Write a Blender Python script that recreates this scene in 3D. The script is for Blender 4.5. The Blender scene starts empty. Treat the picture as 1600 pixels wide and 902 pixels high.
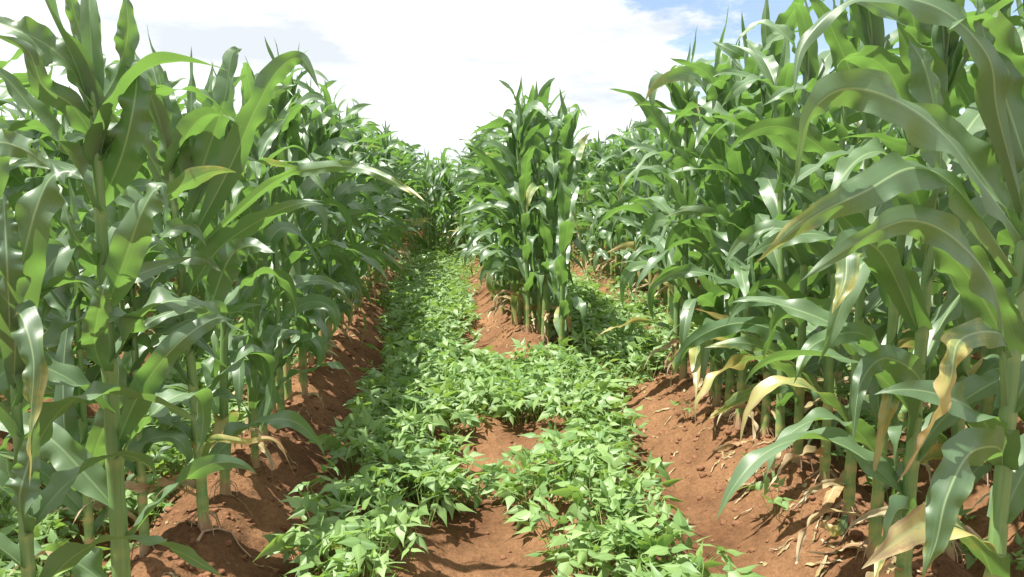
import bpy, bmesh, math, random
import numpy as np
from mathutils import Vector, Matrix

SC = bpy.context.scene
COL = SC.collection
R = math.radians
rs = np.random.RandomState(7)

# ------------------------------------------------------------------ camera
F_PX = 1256.0                 # focal length in pixels of the 1600 px wide photograph
CAM_H = 1.30
PITCH, YAW = R(7.3), R(4.55)
cam_d = bpy.data.cameras.new('camera')
cam_d.sensor_width = 36.0
cam_d.lens = F_PX / 1600 * 36.0
cam_d.clip_start = 0.05
cam_d.clip_end = 3000
cam = bpy.data.objects.new('camera', cam_d)
cam.location = (0, 0, CAM_H)
cam.rotation_euler = (math.pi / 2 - PITCH, 0, -YAW)
COL.objects.link(cam)
SC.camera = cam

# ------------------------------------------------------------------ light
SUN_EL, SUN_AZ = R(68), R(-98)          # azimuth from +Y towards +X
world = bpy.data.worlds.new('World')
SC.world = world
world.use_nodes = True
wt = world.node_tree
wt.nodes.clear()
SC.view_settings.view_transform = 'Standard'
SC.view_settings.look = 'None'
SC.view_settings.gamma = 1
SC.view_settings.exposure = 1.06
SC.cycles.max_bounces = 7
SC.cycles.diffuse_bounces = 3
SC.cycles.transmission_bounces = 5
SC.cycles.glossy_bounces = 2
SC.cycles.sample_clamp_indirect = 6

def node(t, typ, **kw):
    n = t.nodes.new(typ)
    for k, v in kw.items():
        if k.startswith('i_'):
            n.inputs[k[2:].replace('_', ' ')].default_value = v
        else:
            setattr(n, k, v)
    return n

def build_world():
    L = wt.links.new
    sky = node(wt, 'ShaderNodeTexSky', sky_type='NISHITA', sun_disc=False,
               sun_elevation=SUN_EL, sun_rotation=SUN_AZ, altitude=1200)
    sky.air_density = 1.0
    sky.dust_density = 0.6
    tc = node(wt, 'ShaderNodeTexCoord')
    mp = node(wt, 'ShaderNodeMapping')
    mp.inputs['Scale'].default_value = (1.0, 1.0, 2.9)
    mp.inputs['Location'].default_value = (0.37, 0.1, 0.25)
    L(tc.outputs['Generated'], mp.inputs['Vector'])
    n1 = node(wt, 'ShaderNodeTexNoise', i_Scale=4.2, i_Detail=12.0, i_Roughness=0.60, i_Distortion=0.1)
    L(mp.outputs[0], n1.inputs['Vector'])
    n2 = node(wt, 'ShaderNodeTexNoise', i_Scale=4.5, i_Detail=10.0, i_Roughness=0.58)
    mp2 = node(wt, 'ShaderNodeMapping')
    mp2.inputs['Scale'].default_value = (1.0, 1.0, 4.0)
    mp2.inputs['Location'].default_value = (3.37, 1.1, 0.35)
    L(tc.outputs['Generated'], mp2.inputs['Vector'])
    L(mp2.outputs[0], n2.inputs['Vector'])
    # where the cloud deck opens: towards a direction up and to the right
    hole = Vector((0.46, 0.86, 0.24)).normalized()
    dp = node(wt, 'ShaderNodeVectorMath', operation='DOT_PRODUCT')
    L(tc.outputs['Generated'], dp.inputs[0])
    dp.inputs[1].default_value = hole
    mr = node(wt, 'ShaderNodeMapRange', i_From_Min=0.955, i_From_Max=1.0, i_To_Min=0.0, i_To_Max=0.40)
    L(dp.outputs['Value'], mr.inputs['Value'])
    sub = node(wt, 'ShaderNodeMath', operation='SUBTRACT')
    L(n1.outputs['Fac'], sub.inputs[0])
    L(mr.outputs[0], sub.inputs[1])
    cov = node(wt, 'ShaderNodeMapRange', i_From_Min=0.24, i_From_Max=0.33, i_To_Min=0.12, interpolation_type='SMOOTHSTEP')
    L(sub.outputs[0], cov.inputs['Value'])
    shade = node(wt, 'ShaderNodeValToRGB')
    e = shade.color_ramp.elements
    e[0].position = 0.36; e[0].color = (4.5, 4.8, 5.1, 1)
    e[1].position = 0.62; e[1].color = (7.8, 7.85, 7.9, 1)
    L(n2.outputs['Fac'], shade.inputs['Fac'])
    mix = node(wt, 'ShaderNodeMix', data_type='RGBA')
    L(cov.outputs[0], mix.inputs['Factor'])
    L(sky.outputs[0], mix.inputs['A'])
    L(shade.outputs[0], mix.inputs['B'])
    bg = node(wt, 'ShaderNodeBackground', i_Strength=0.092)
    L(mix.outputs['Result'], bg.inputs['Color'])
    out = node(wt, 'ShaderNodeOutputWorld')
    L(bg.outputs[0], out.inputs['Surface'])
build_world()

sun_d = bpy.data.lights.new('sun', 'SUN')
sun_d.energy = 5.0
sun_d.angle = R(0.5)
sun_d.color = (1.0, 0.96, 0.89)
sun = bpy.data.objects.new('sun', sun_d)
sdir = Vector((math.cos(SUN_EL) * math.sin(SUN_AZ), math.cos(SUN_EL) * math.cos(SUN_AZ), math.sin(SUN_EL)))
sun.rotation_euler = sdir.to_track_quat('Z', 'Y').to_euler()
sun.location = sdir * 30
COL.objects.link(sun)

# ------------------------------------------------------------------ camera geometry used to survey positions off the photograph
_cr = cam.rotation_euler.to_matrix()
CX, CY, CZ = (np.array(_cr.col[0]), np.array(_cr.col[1]), -np.array(_cr.col[2]))
CAMP = np.array((0, 0, CAM_H))

def ray(px, py):
    return CZ + CX * (px - 800) / F_PX + CY * (451 - py) / F_PX

def at(px, py, d):
    return CAMP + ray(px, py) * d

def ground_pt(px, py, z=0.0):
    r = ray(px, py)
    return CAMP + r * ((z - CAM_H) / r[2])

# ------------------------------------------------------------------ noise
_tab = np.random.RandomState(3).rand(256, 256)
def vnoise(x, y):
    xi = np.floor(x).astype(int); yi = np.floor(y).astype(int)
    fx = x - xi; fy = y - yi
    fx = fx * fx * (3 - 2 * fx); fy = fy * fy * (3 - 2 * fy)
    a = _tab[xi & 255, yi & 255]; b = _tab[(xi + 1) & 255, yi & 255]
    c = _tab[xi & 255, (yi + 1) & 255]; d = _tab[(xi + 1) & 255, (yi + 1) & 255]
    return (a * (1 - fx) + b * fx) * (1 - fy) + (c * (1 - fx) + d * fx) * fy
def fbm(x, y, o=4, g=0.5):
    s = 0; a = 1; n = 0
    for k in range(o):
        s = s + a * (vnoise(x + 17.3 * k, y + 9.1 * k) - 0.5); n += a
        x = x * 2.03; y = y * 2.03; a *= g
    return s / n * 2
def sstep(a, b, x):
    t = np.clip((x - a) / (b - a), 0, 1)
    return t * t * (3 - 2 * t)

# ------------------------------------------------------------------ ground height (0 = top of the corn ridges)
OUT_ROWS_L = [-2.45, -3.35, -4.2, -5.05, -5.9]
OUT_ROWS_R = [2.32, 3.15, 4.0, 4.85, 5.7]
def ridge(x, c, w):
    d = np.abs(x - c) / w
    return np.clip(1.0 - d, 0, 1) ** 1.0 * (1.0) * (1 - 0.0 * d)
def rdg(x, c, w):
    t = np.clip(1 - np.abs(x - c) / w, 0, 1)
    return t * t * (3 - 2 * t)
def height(x, y):
    x = np.asarray(x, float); y = np.asarray(y, float)
    wob = 0.05 * fbm(y * 0.6, y * 0 + 3.3, 2)
    xx = x + wob
    z = np.full(np.broadcast(x, y).shape, -0.21)
    hts = []
    hts.append(rdg(xx, -0.98, 0.42) * 0.215)
    mid_on = sstep(5.7, 6.3, y)
    hts.append(rdg(xx, 0.70, 0.42) * 0.20 * mid_on)
    rn = 1 - sstep(5.3, 6.2, y)
    hts.append(rdg(xx, 1.62, 0.55) * 0.215 * rn)
    hts.append(rdg(xx, -0.25, 0.42) * 0.13)
    hts.append(rdg(xx, 0.68, 0.48) * 0.13 * (1 - mid_on))
    hts.append(rdg(xx, 1.45, 0.5) * 0.12 * (1 - rn))
    for c in OUT_ROWS_L + OUT_ROWS_R:
        hts.append(rdg(xx, c, 0.42) * 0.21)
    for c in [-1.7, -2.9, 2.75]:
        hts.append(rdg(xx, c, 0.35) * 0.08)
    m = hts[0]
    for h_ in hts[1:]:
        m = np.maximum(m, h_)
    z = z + m
    # cross ties that dam the furrow between the two bean strips
    tie = rdg(y, 4.75, 0.55) * 0.13 + rdg(y, 3.5, 0.22) * 0.05
    z = np.maximum(z, -0.21 + tie * rdg(x, 0.2, 0.6))
    near = 1 - sstep(10, 22, y)
    clod = fbm(x * 9, y * 9, 4, 0.6)
    z = z + near * (0.032 * clod * (0.6 + m / 0.2) + 0.016 * np.abs(fbm(x * 26, y * 26, 3, 0.6)) * (0.55 + m / 0.2))
    z = z + 0.03 * fbm(x * 1.7, y * 1.7, 3)
    far = sstep(30, 80, np.hypot(x, y))
    return z * (1 - far) + far * -0.1
def hz(x, y):
    return float(height(np.array([x]), np.array([y]))[0])

# ------------------------------------------------------------------ materials
def new_mat(name):
    m = bpy.data.materials.new(name); m.use_nodes = True
    m.node_tree.nodes.clear()
    return m, m.node_tree, m.node_tree.links.new

def blade_material(name, green_a, green_b, trans, rib, ramp, rough=0.42, tmix=0.36, vein=36.0, spec=0.5, bump=0.25, cool=None):
    m, t, L = new_mat(name)
    uv = node(t, 'ShaderNodeAttribute', attribute_name='luv')
    ag = node(t, 'ShaderNodeAttribute', attribute_name='age')
    sp = node(t, 'ShaderNodeSeparateXYZ'); L(uv.outputs['Vector'], sp.inputs[0])
    geo = node(t, 'ShaderNodeNewGeometry')
    tc = node(t, 'ShaderNodeTexCoord')
    n = node(t, 'ShaderNodeTexNoise', i_Scale=16.0, i_Detail=5.0, i_Roughness=0.6)
    L(tc.outputs['Object'], n.inputs['Vector'])
    # fibres along the blade
    cb = node(t, 'ShaderNodeCombineXYZ')
    mu = node(t, 'ShaderNodeMath', operation='MULTIPLY'); mu.inputs[1].default_value = vein
    L(sp.outputs['X'], mu.inputs[0]); L(mu.outputs[0], cb.inputs['X'])
    mv = node(t, 'ShaderNodeMath', operation='MULTIPLY'); mv.inputs[1].default_value = 2.0
    L(sp.outputs['Y'], mv.inputs[0]); L(mv.outputs[0], cb.inputs['Y']); L(sp.outputs['Z'], cb.inputs['Z'])
    fib = node(t, 'ShaderNodeTexNoise', i_Scale=1.0, i_Detail=4.0, i_Roughness=0.7); L(cb.outputs[0], fib.inputs['Vector'])
    # green base, varied per leaf
    g = node(t, 'ShaderNodeMix', data_type='RGBA')
    g.inputs['A'].default_value = (*green_a, 1); g.inputs['B'].default_value = (*green_b, 1)
    ad = node(t, 'ShaderNodeMath', operation='MULTIPLY_ADD'); ad.inputs[1].default_value = 0.7
    L(sp.outputs['Z'], ad.inputs[0])
    sc_ = node(t, 'ShaderNodeMath', operation='MULTIPLY'); sc_.inputs[1].default_value = 0.35
    L(n.outputs['Fac'], sc_.inputs[0]); L(sc_.outputs[0], ad.inputs[2])
    L(ad.outputs[0], g.inputs['Factor'])
    fm = node(t, 'ShaderNodeMapRange', i_From_Min=0.25, i_From_Max=0.75, i_To_Min=0.68, i_To_Max=1.32)
    L(fib.outputs['Fac'], fm.inputs['Value'])
    gm = node(t, 'ShaderNodeVectorMath', operation='SCALE')
    L(g.outputs['Result'], gm.inputs[0]); L(fm.outputs[0], gm.inputs['Scale'])
    # ageing
    an = node(t, 'ShaderNodeMath', operation='MULTIPLY_ADD'); an.inputs[1].default_value = 0.5; an.inputs[2].default_value = -0.25
    L(n.outputs['Fac'], an.inputs[0])
    aa = node(t, 'ShaderNodeMath', operation='ADD'); L(ag.outputs['Fac'], aa.inputs[0]); L(an.outputs[0], aa.inputs[1])
    sk = node(t, 'ShaderNodeMath', operation='MULTIPLY_ADD'); sk.inputs[1].default_value = 0.5
    L(fib.outputs['Fac'], sk.inputs[0]); L(aa.outputs[0], sk.inputs[2])
    a2 = node(t, 'ShaderNodeMath', operation='SUBTRACT'); a2.inputs[1].default_value = 0.25
    L(sk.outputs[0], a2.inputs[0])
    # only an ageing blade is mottled: a fresh one stays green
    a3 = node(t, 'ShaderNodeMath', operation='SUBTRACT'); L(a2.outputs[0], a3.inputs[0]); L(ag.outputs['Fac'], a3.inputs[1])
    a4 = node(t, 'ShaderNodeMath', operation='MULTIPLY', use_clamp=True); a4.inputs[1].default_value = 5.0; L(ag.outputs['Fac'], a4.inputs[0])
    a5 = node(t, 'ShaderNodeMath', operation='MULTIPLY_ADD'); L(a3.outputs[0], a5.inputs[0]); L(a4.outputs[0], a5.inputs[1]); L(ag.outputs['Fac'], a5.inputs[2])
    aa = a5
    am = node(t, 'ShaderNodeMapRange', i_From_Min=0.26, i_From_Max=0.42); L(aa.outputs[0], am.inputs['Value'])
    rp = node(t, 'ShaderNodeValToRGB')
    el = rp.color_ramp.elements
    el[0].position = ramp[0][0]; el[0].color = (*ramp[0][1], 1)
    el[1].position = ramp[-1][0]; el[1].color = (*ramp[-1][1], 1)
    for p_, c_ in ramp[1:-1]:
        q = el.new(p_); q.color = (*c_, 1)
    L(aa.outputs[0], rp.inputs['Fac'])
    mx = node(t, 'ShaderNodeMix', data_type='RGBA')
    L(am.outputs[0], mx.inputs['Factor']); L(gm.outputs[0], mx.inputs['A']); L(rp.outputs[0], mx.inputs['B'])
    # midrib
    ab = node(t, 'ShaderNodeMath', operation='ABSOLUTE'); L(sp.outputs['X'], ab.inputs[0])
    rm = node(t, 'ShaderNodeMapRange', i_From_Min=0.02, i_From_Max=0.085, i_To_Min=0.75, i_To_Max=0.0)
    L(ab.outputs[0], rm.inputs['Value'])
    mr = node(t, 'ShaderNodeMix', data_type='RGBA'); mr.inputs['B'].default_value = (*rib, 1)
    L(rm.outputs[0], mr.inputs['Factor']); L(mx.outputs['Result'], mr.inputs['A'])
    # underside is a little paler
    und = node(t, 'ShaderNodeMix', data_type='RGBA', blend_type='MIX')
    bf = node(t, 'ShaderNodeMath', operation='MULTIPLY'); bf.inputs[1].default_value = 0.22
    L(geo.outputs['Backfacing'], bf.inputs[0]); L(bf.outputs[0], und.inputs['Factor'])
    L(mr.outputs['Result'], und.inputs['A']); und.inputs['B'].default_value = (0.22, 0.33, 0.16, 1)
    pb = node(t, 'ShaderNodeBsdfPrincipled', i_Roughness=rough)
    pb.inputs['Specular IOR Level'].default_value = spec
    L(und.outputs['Result'], pb.inputs['Base Color'])
    # light through the blade
    tr = node(t, 'ShaderNodeBsdfTranslucent')
    tm = node(t, 'ShaderNodeMix', data_type='RGBA'); tm.inputs['A'].default_value = (*trans, 1)
    L(am.outputs[0], tm.inputs['Factor']); L(rp.outputs[0], tm.inputs['B'])
    L(tm.outputs['Result'], tr.inputs['Color'])
    bp = node(t, 'ShaderNodeBump', i_Strength=bump, i_Distance=0.002)
    L(fib.outputs['Fac'], bp.inputs['Height'])
    L(bp.outputs[0], pb.inputs['Normal'])
    ms = node(t, 'ShaderNodeMixShader'); ms.inputs[0].default_value = tmix
    L(pb.outputs[0], ms.inputs[1]); L(tr.outputs[0], ms.inputs[2])
    o = node(t, 'ShaderNodeOutputMaterial'); L(ms.outputs[0], o.inputs['Surface'])
    return m

CORN_RAMP = [(0.25, (0.20, 0.30, 0.04)), (0.45, (0.48, 0.42, 0.13)), (0.62, (0.46, 0.36, 0.14)),
             (0.74, (0.30, 0.15, 0.08)), (0.86, (0.52, 0.36, 0.17)), (1.0, (0.62, 0.50, 0.30))]
DRY_RAMP = [(0.3, (0.42, 0.30, 0.13)), (0.6, (0.32, 0.20, 0.11)), (0.8, (0.50, 0.38, 0.22)), (1.0, (0.60, 0.50, 0.34))]
M_LEAF = blade_material('corn_leaf', (0.052, 0.106, 0.050), (0.130, 0.210, 0.100), (0.21, 0.41, 0.070), (0.34, 0.46, 0.22), CORN_RAMP, rough=0.42, tmix=0.35, spec=0.95)
M_DRY = blade_material('dry_corn_leaf', (0.45, 0.33, 0.16), (0.6, 0.48, 0.28), (0.5, 0.36, 0.14), (0.6, 0.5, 0.32), DRY_RAMP, rough=0.8, tmix=0.2, spec=0.15, bump=1.0, vein=14.0)
BEAN_RAMP = [(0.25, (0.25, 0.40, 0.06)), (0.5, (0.5, 0.45, 0.07)), (1.0, (0.4, 0.25, 0.1))]
M_BEAN = blade_material('bean_leaf', (0.098, 0.195, 0.062), (0.270, 0.395, 0.130), (0.33, 0.53, 0.08), (0.25, 0.42, 0.16), BEAN_RAMP, rough=0.48, tmix=0.34, vein=7.0, spec=0.6)

def stalk_material():
    m, t, L = new_mat('corn_stalk')
    uv = node(t, 'ShaderNodeAttribute', attribute_name='luv')
    ag = node(t, 'ShaderNodeAttribute', attribute_name='age')
    sp = node(t, 'ShaderNodeSeparateXYZ'); L(uv.outputs['Vector'], sp.inputs[0])
    cb = node(t, 'ShaderNodeCombineXYZ')
    mu = node(t, 'ShaderNodeMath', operation='MULTIPLY'); mu.inputs[1].default_value = 26.0
    L(sp.outputs['X'], mu.inputs[0]); L(mu.outputs[0], cb.inputs['X'])
    mv = node(t, 'ShaderNodeMath', operation='MULTIPLY'); mv.inputs[1].default_value = 6.0
    L(sp.outputs['Y'], mv.inputs[0]); L(mv.outputs[0], cb.inputs['Y']); L(sp.outputs['Z'], cb.inputs['Z'])
    fib = node(t, 'ShaderNodeTexNoise', i_Scale=1.0, i_Detail=3.0); L(cb.outputs[0], fib.inputs['Vector'])
    g = node(t, 'ShaderNodeMix', data_type='RGBA')
    g.inputs['A'].default_value = (0.10, 0.19, 0.055, 1); g.inputs['B'].default_value = (0.24, 0.36, 0.13, 1)
    L(fib.outputs['Fac'], g.inputs['Factor'])
    rp = node(t, 'ShaderNodeValToRGB')
    el = rp.color_ramp.elements
    el[0].position = 0.3; el[0].color = (0.34, 0.38, 0.12, 1)
    el[1].position = 1.0; el[1].color = (0.36, 0.22, 0.13, 1)
    q = el.new(0.6); q.color = (0.40, 0.30, 0.14, 1)
    L(ag.outputs['Fac'], rp.inputs['Fac'])
    tc = node(t, 'ShaderNodeTexCoord')
    st = node(t, 'ShaderNodeTexNoise', i_Scale=11.0, i_Detail=5.0, i_Roughness=0.65); L(tc.outputs['Object'], st.inputs['Vector'])
    low = node(t, 'ShaderNodeMapRange', i_From_Min=0.0, i_From_Max=0.55, i_To_Min=1.1, i_To_Max=0.0); L(sp.outputs['Y'], low.inputs['Value'])
    sm = node(t, 'ShaderNodeMapRange', i_From_Min=0.45, i_From_Max=0.75); L(st.outputs['Fac'], sm.inputs['Value'])
    pr = node(t, 'ShaderNodeMath', operation='MULTIPLY'); L(low.outputs[0], pr.inputs[0]); L(sm.outputs[0], pr.inputs[1])
    asum = node(t, 'ShaderNodeMath', operation='ADD'); L(ag.outputs['Fac'], asum.inputs[0]); L(pr.outputs[0], asum.inputs[1])
    L(asum.outputs[0], rp.inputs['Fac'])
    am = node(t, 'ShaderNodeMapRange', i_From_Min=0.05, i_From_Max=0.45); L(asum.outputs[0], am.inputs['Value'])
    mx = node(t, 'ShaderNodeMix', data_type='RGBA')
    L(am.outputs[0], mx.inputs['Factor']); L(g.outputs['Result'], mx.inputs['A']); L(rp.outputs[0], mx.inputs['B'])
    pb = node(t, 'ShaderNodeBsdfPrincipled', i_Roughness=0.45)
    L(mx.outputs['Result'], pb.inputs['Base Color'])
    bp = node(t, 'ShaderNodeBump', i_Strength=0.35, i_Distance=0.002)
    L(fib.outputs['Fac'], bp.inputs['Height']); L(bp.outputs[0], pb.inputs['Normal'])
    o = node(t, 'ShaderNodeOutputMaterial'); L(pb.outputs[0], o.inputs['Surface'])
    return m
M_STALK = stalk_material()

def plain_mat(name, ca, cb_, scale=20, rough=0.8, bump=0.3):
    m, t, L = new_mat(name)
    tc = node(t, 'ShaderNodeTexCoord')
    n = node(t, 'ShaderNodeTexNoise', i_Scale=scale, i_Detail=5.0, i_Roughness=0.65); L(tc.outputs['Object'], n.inputs['Vector'])
    g = node(t, 'ShaderNodeMix', data_type='RGBA')
    g.inputs['A'].default_value = (*ca, 1); g.inputs['B'].default_value = (*cb_, 1)
    mp = node(t, 'ShaderNodeMapRange', i_From_Min=0.3, i_From_Max=0.7); L(n.outputs['Fac'], mp.inputs['Value'])
    L(mp.outputs[0], g.inputs['Factor'])
    pb = node(t, 'ShaderNodeBsdfPrincipled', i_Roughness=rough)
    pb.inputs['Specular IOR Level'].default_value = 0.2
    L(g.outputs['Result'], pb.inputs['Base Color'])
    bp = node(t, 'ShaderNodeBump', i_Strength=bump, i_Distance=0.01)
    L(n.outputs['Fac'], bp.inputs['Height']); L(bp.outputs[0], pb.inputs['Normal'])
    o = node(t, 'ShaderNodeOutputMaterial'); L(pb.outputs[0], o.inputs['Surface'])
    return m
M_STEM = plain_mat('bean_stem', (0.14, 0.24, 0.06), (0.26, 0.34, 0.11), 30, 0.6, 0.1)
M_ROOT = plain_mat('dry_root', (0.30, 0.19, 0.12), (0.42, 0.30, 0.2), 60)
M_CLOD = plain_mat('soil_clod', (0.13, 0.060, 0.030), (0.25, 0.125, 0.066), 18, 0.95, 0.8)

def soil_material():
    m, t, L = new_mat('red_soil')
    tc = node(t, 'ShaderNodeTexCoord')
    n1 = node(t, 'ShaderNodeTexNoise', i_Scale=1.6, i_Detail=6.0, i_Roughness=0.6); L(tc.outputs['Object'], n1.inputs['Vector'])
    n2 = node(t, 'ShaderNodeTexNoise', i_Scale=55.0, i_Detail=6.0, i_Roughness=0.7); L(tc.outputs['Object'], n2.inputs['Vector'])
    n3 = node(t, 'ShaderNodeTexNoise', i_Scale=14.0, i_Detail=7.0, i_Roughness=0.68); L(tc.outputs['Object'], n3.inputs['Vector'])
    vo = node(t, 'ShaderNodeTexVoronoi', i_Scale=75.0); L(tc.outputs['Object'], vo.inputs['Vector'])
    r1 = node(t, 'ShaderNodeValToRGB')
    e = r1.color_ramp.elements
    e[0].position = 0.32; e[0].color = (0.120, 0.058, 0.028, 1)
    e[1].position = 0.70; e[1].color = (0.290, 0.156, 0.076, 1)
    L(n1.outputs['Fac'], r1.inputs['Fac'])
    mp = node(t, 'ShaderNodeMapRange', i_From_Min=0.25, i_From_Max=0.75, i_To_Min=0.62, i_To_Max=1.32)
    L(n2.outputs['Fac'], mp.inputs['Value'])
    mp2 = node(t, 'ShaderNodeMapRange', i_From_Min=0.3, i_From_Max=0.7, i_To_Min=0.82, i_To_Max=1.12)
    L(n3.outputs['Fac'], mp2.inputs['Value'])
    mm = node(t, 'ShaderNodeMath', operation='MULTIPLY'); L(mp.outputs[0], mm.inputs[0]); L(mp2.outputs[0], mm.inputs[1])
    sc_ = node(t, 'ShaderNodeVectorMath', operation='SCALE'); L(r1.outputs[0], sc_.inputs[0]); L(mm.outputs[0], sc_.inputs['Scale'])
    pb = node(t, 'ShaderNodeBsdfPrincipled', i_Roughness=0.95)
    pb.inputs['Specular IOR Level'].default_value = 0.12
    L(sc_.outputs[0], pb.inputs['Base Color'])
    b1 = node(t, 'ShaderNodeBump', i_Strength=0.9, i_Distance=0.03); L(n3.outputs['Fac'], b1.inputs['Height'])
    b2 = node(t, 'ShaderNodeBump', i_Strength=0.8, i_Distance=0.008); L(n2.outputs['Fac'], b2.inputs['Height']); L(b1.outputs[0], b2.inputs['Normal'])
    L(b2.outputs[0], pb.inputs['Normal'])
    o = node(t, 'ShaderNodeOutputMaterial'); L(pb.outputs[0], o.inputs['Surface'])
    return m
M_SOIL = soil_material()

# ------------------------------------------------------------------ grid patches -> meshes
class Soup:
    """vertices, quads and per-vertex attributes of many little grids"""
    def __init__(s): s.v = []; s.q = []; s.a = []; s.g = []; s.m = []; s.n = 0
    def add(s, P, luv, age, mat=0):
        n, m = P.shape[:2]
        idx = np.arange(n * m).reshape(n, m)
        q = np.stack([idx[:-1, :-1], idx[:-1, 1:], idx[1:, 1:], idx[1:, :-1]], -1).reshape(-1, 4)
        s.raw(P.reshape(-1, 3), q, luv.reshape(-1, 3), np.asarray(age).reshape(-1), np.full(len(q), mat))
    def raw(s, v, q, luv, age, mat):
        s.v.append(v); s.q.append(q + s.n); s.a.append(luv); s.g.append(age); s.m.append(mat); s.n += len(v)
    def arrays(s):
        return [np.concatenate(k) for k in (s.v, s.q, s.a, s.g, s.m)]
    def extend(s, arr, M=None, rnd=None):
        v, q, a, g, m = arr
        if M is not None: v = v @ M[:3, :3].T + M[:3, 3]
        if rnd is not None:
            a = a.copy(); a[:, 2] = (a[:, 2] + rnd) % 1.0
        s.raw(v, q, a, g, m)

def mesh_from(name, arr, mats):
    v, q, a, g, m = arr
    me = bpy.data.meshes.new(name)
    me.vertices.add(len(v)); me.vertices.foreach_set('co', v.astype(np.float32).ravel())
    me.loops.add(q.size); me.loops.foreach_set('vertex_index', q.astype(np.int32).ravel())
    me.polygons.add(len(q))
    me.polygons.foreach_set('loop_start', np.arange(0, q.size, 4, dtype=np.int32))
    me.polygons.foreach_set('loop_total', np.full(len(q), 4, dtype=np.int32))
    me.polygons.foreach_set('material_index', m.astype(np.int32))
    me.polygons.foreach_set('use_smooth', np.ones(len(q), dtype=bool))
    at_ = me.attributes.new('luv', 'FLOAT_VECTOR', 'POINT'); at_.data.foreach_set('vector', a.astype(np.float32).ravel())
    at_ = me.attributes.new('age', 'FLOAT', 'POINT'); at_.data.foreach_set('value', g.astype(np.float32))
    for x in mats: me.materials.append(x)
    me.update(calc_edges=True)
    return me

def link(name, me, parent=None, **props):
    o = bpy.data.objects.new(name, me)
    COL.objects.link(o)
    if parent is not None: o.parent = parent
    for k, v in props.items(): o[k] = v
    return o

def norm(a): return a / np.maximum(np.linalg.norm(a, axis=-1, keepdims=True), 1e-9)

def sweep_blade(C, side, w, fold, ruf, phase, m, thick_rib=0.0):
    """ribbon along the centre line C with half width w, V fold and wavy margins"""
    n = len(C)
    T = norm(np.gradient(C, axis=0))
    side = norm(side - (side * T).sum(1, keepdims=True) * T)
    N = np.cross(T, side)
    t = np.linspace(0, 1, n)[:, None]
    u = np.linspace(-1, 1, m)[None, :]
    wave = np.where(u > 0, np.sin(phase[0] + t * phase[2]) + 0.5 * np.sin(phase[1] * 2 + t * phase[2] * 2.3),
                    np.sin(phase[1] + t * phase[3]) + 0.5 * np.sin(phase[0] * 3 + t * phase[3] * 2.1))
    off = ruf[:, None] * np.abs(u) ** 1.6 * wave
    f = fold[:, None]
    bow = -0.25 * (np.abs(u) ** 2) * w[:, None] * np.sin(f) * 0.6
    P = (C[:, None, :] + side[:, None, :] * (u * w[:, None] * np.cos(f))[..., None]
         + N[:, None, :] * (np.abs(u) * w[:, None] * np.sin(f) + off + bow)[..., None])
    return P, np.broadcast_to(u, (n, m)), np.broadcast_to(t, (n, m))

def tube(pts, r0, r1, m=5, n=None):
    pts = np.array(pts, float); n = len(pts)
    T = norm(np.gradient(pts, axis=0))
    ref = np.array([0.3, 0.2, 0.93]); A = norm(np.cross(T, ref)); B = np.cross(T, A)
    ph = np.linspace(0, 2 * np.pi, m); rad = np.linspace(r0, r1, n)
    P = pts[:, None, :] + rad[:, None, None] * (A[:, None, :] * np.cos(ph)[None, :, None] + B[:, None, :] * np.sin(ph)[None, :, None])
    return P, np.zeros((n, m, 3)), np.zeros((n, m))

def width_profile(t, W, base=0.72):
    return W * (base + (1 - base) * sstep(0, 0.22, t)) * np.clip(1 - np.clip((t - 0.25) / 0.75, 0, 1) ** 1.9, 0.012, 1)

def age_map(u, t, a, kind=0):
    if a <= 0: return np.zeros_like(u)
    edge = np.abs(u)
    g = a * (0.25 + 0.95 * t ** 1.3) + a * 0.35 * edge ** 2 * t
    return np.clip(g, 0, 1)

def make_leaf(r, base, az, L, W, th0, D1, D2, t0, lod, twist=0.0, drift=0.0, fold0=1.0, fold1=0.28, ruf=0.011, age=0.0, rnd=None, roll0=0.0):
    n = (46, 20, 7)[lod]; m = (11, 7, 3)[lod]
    t = np.linspace(0, 1, n)
    th = th0 - D1 * t ** 1.3 - D2 / (1 + np.exp(-(t - t0) / 0.06))
    th = th + 0.20 * t * np.sin(t * (6 + 5 * r.rand()) + r.rand() * 6)
    az_t = az + drift * t ** 1.5 + 0.34 * np.sin(t * 6 + r.rand() * 6) * t
    d = np.stack([np.cos(th) * np.cos(az_t), np.cos(th) * np.sin(az_t), np.sin(th)], 1)
    C = np.concatenate([[[0, 0, 0]], np.cumsum((d[1:] + d[:-1]) / 2, 0)]) * (L / (n - 1)) + base
    s0 = np.stack([-np.sin(az_t), np.cos(az_t), 0 * t], 1)
    nn = np.cross(d, s0)
    tw = roll0 + twist * t ** 1.4 + 0.45 * np.sin(t * (5 + 4 * r.rand()) + r.rand() * 6) * sstep(0, 0.2, t)
    side = s0 * np.cos(tw)[:, None] + nn * np.sin(tw)[:, None]
    w = width_profile(t, W)
    fold = fold1 + (fold0 - fold1) * np.exp(-t / 0.10)
    rf = ruf * sstep(0.05, 0.3, t) * (1 - t ** 2) * (0.5 + 0.9 * r.rand())
    ph = [r.rand() * 6, r.rand() * 6, 14 + 12 * r.rand(), 14 + 12 * r.rand()]
    P, u, tt = sweep_blade(C, side, w, fold, rf, ph, m)
    rv = r.rand() if rnd is None else rnd
    luv = np.stack([u, tt * L * 1.3, np.full_like(u, rv)], -1)
    return P, luv, age_map(u, tt, age)

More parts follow.
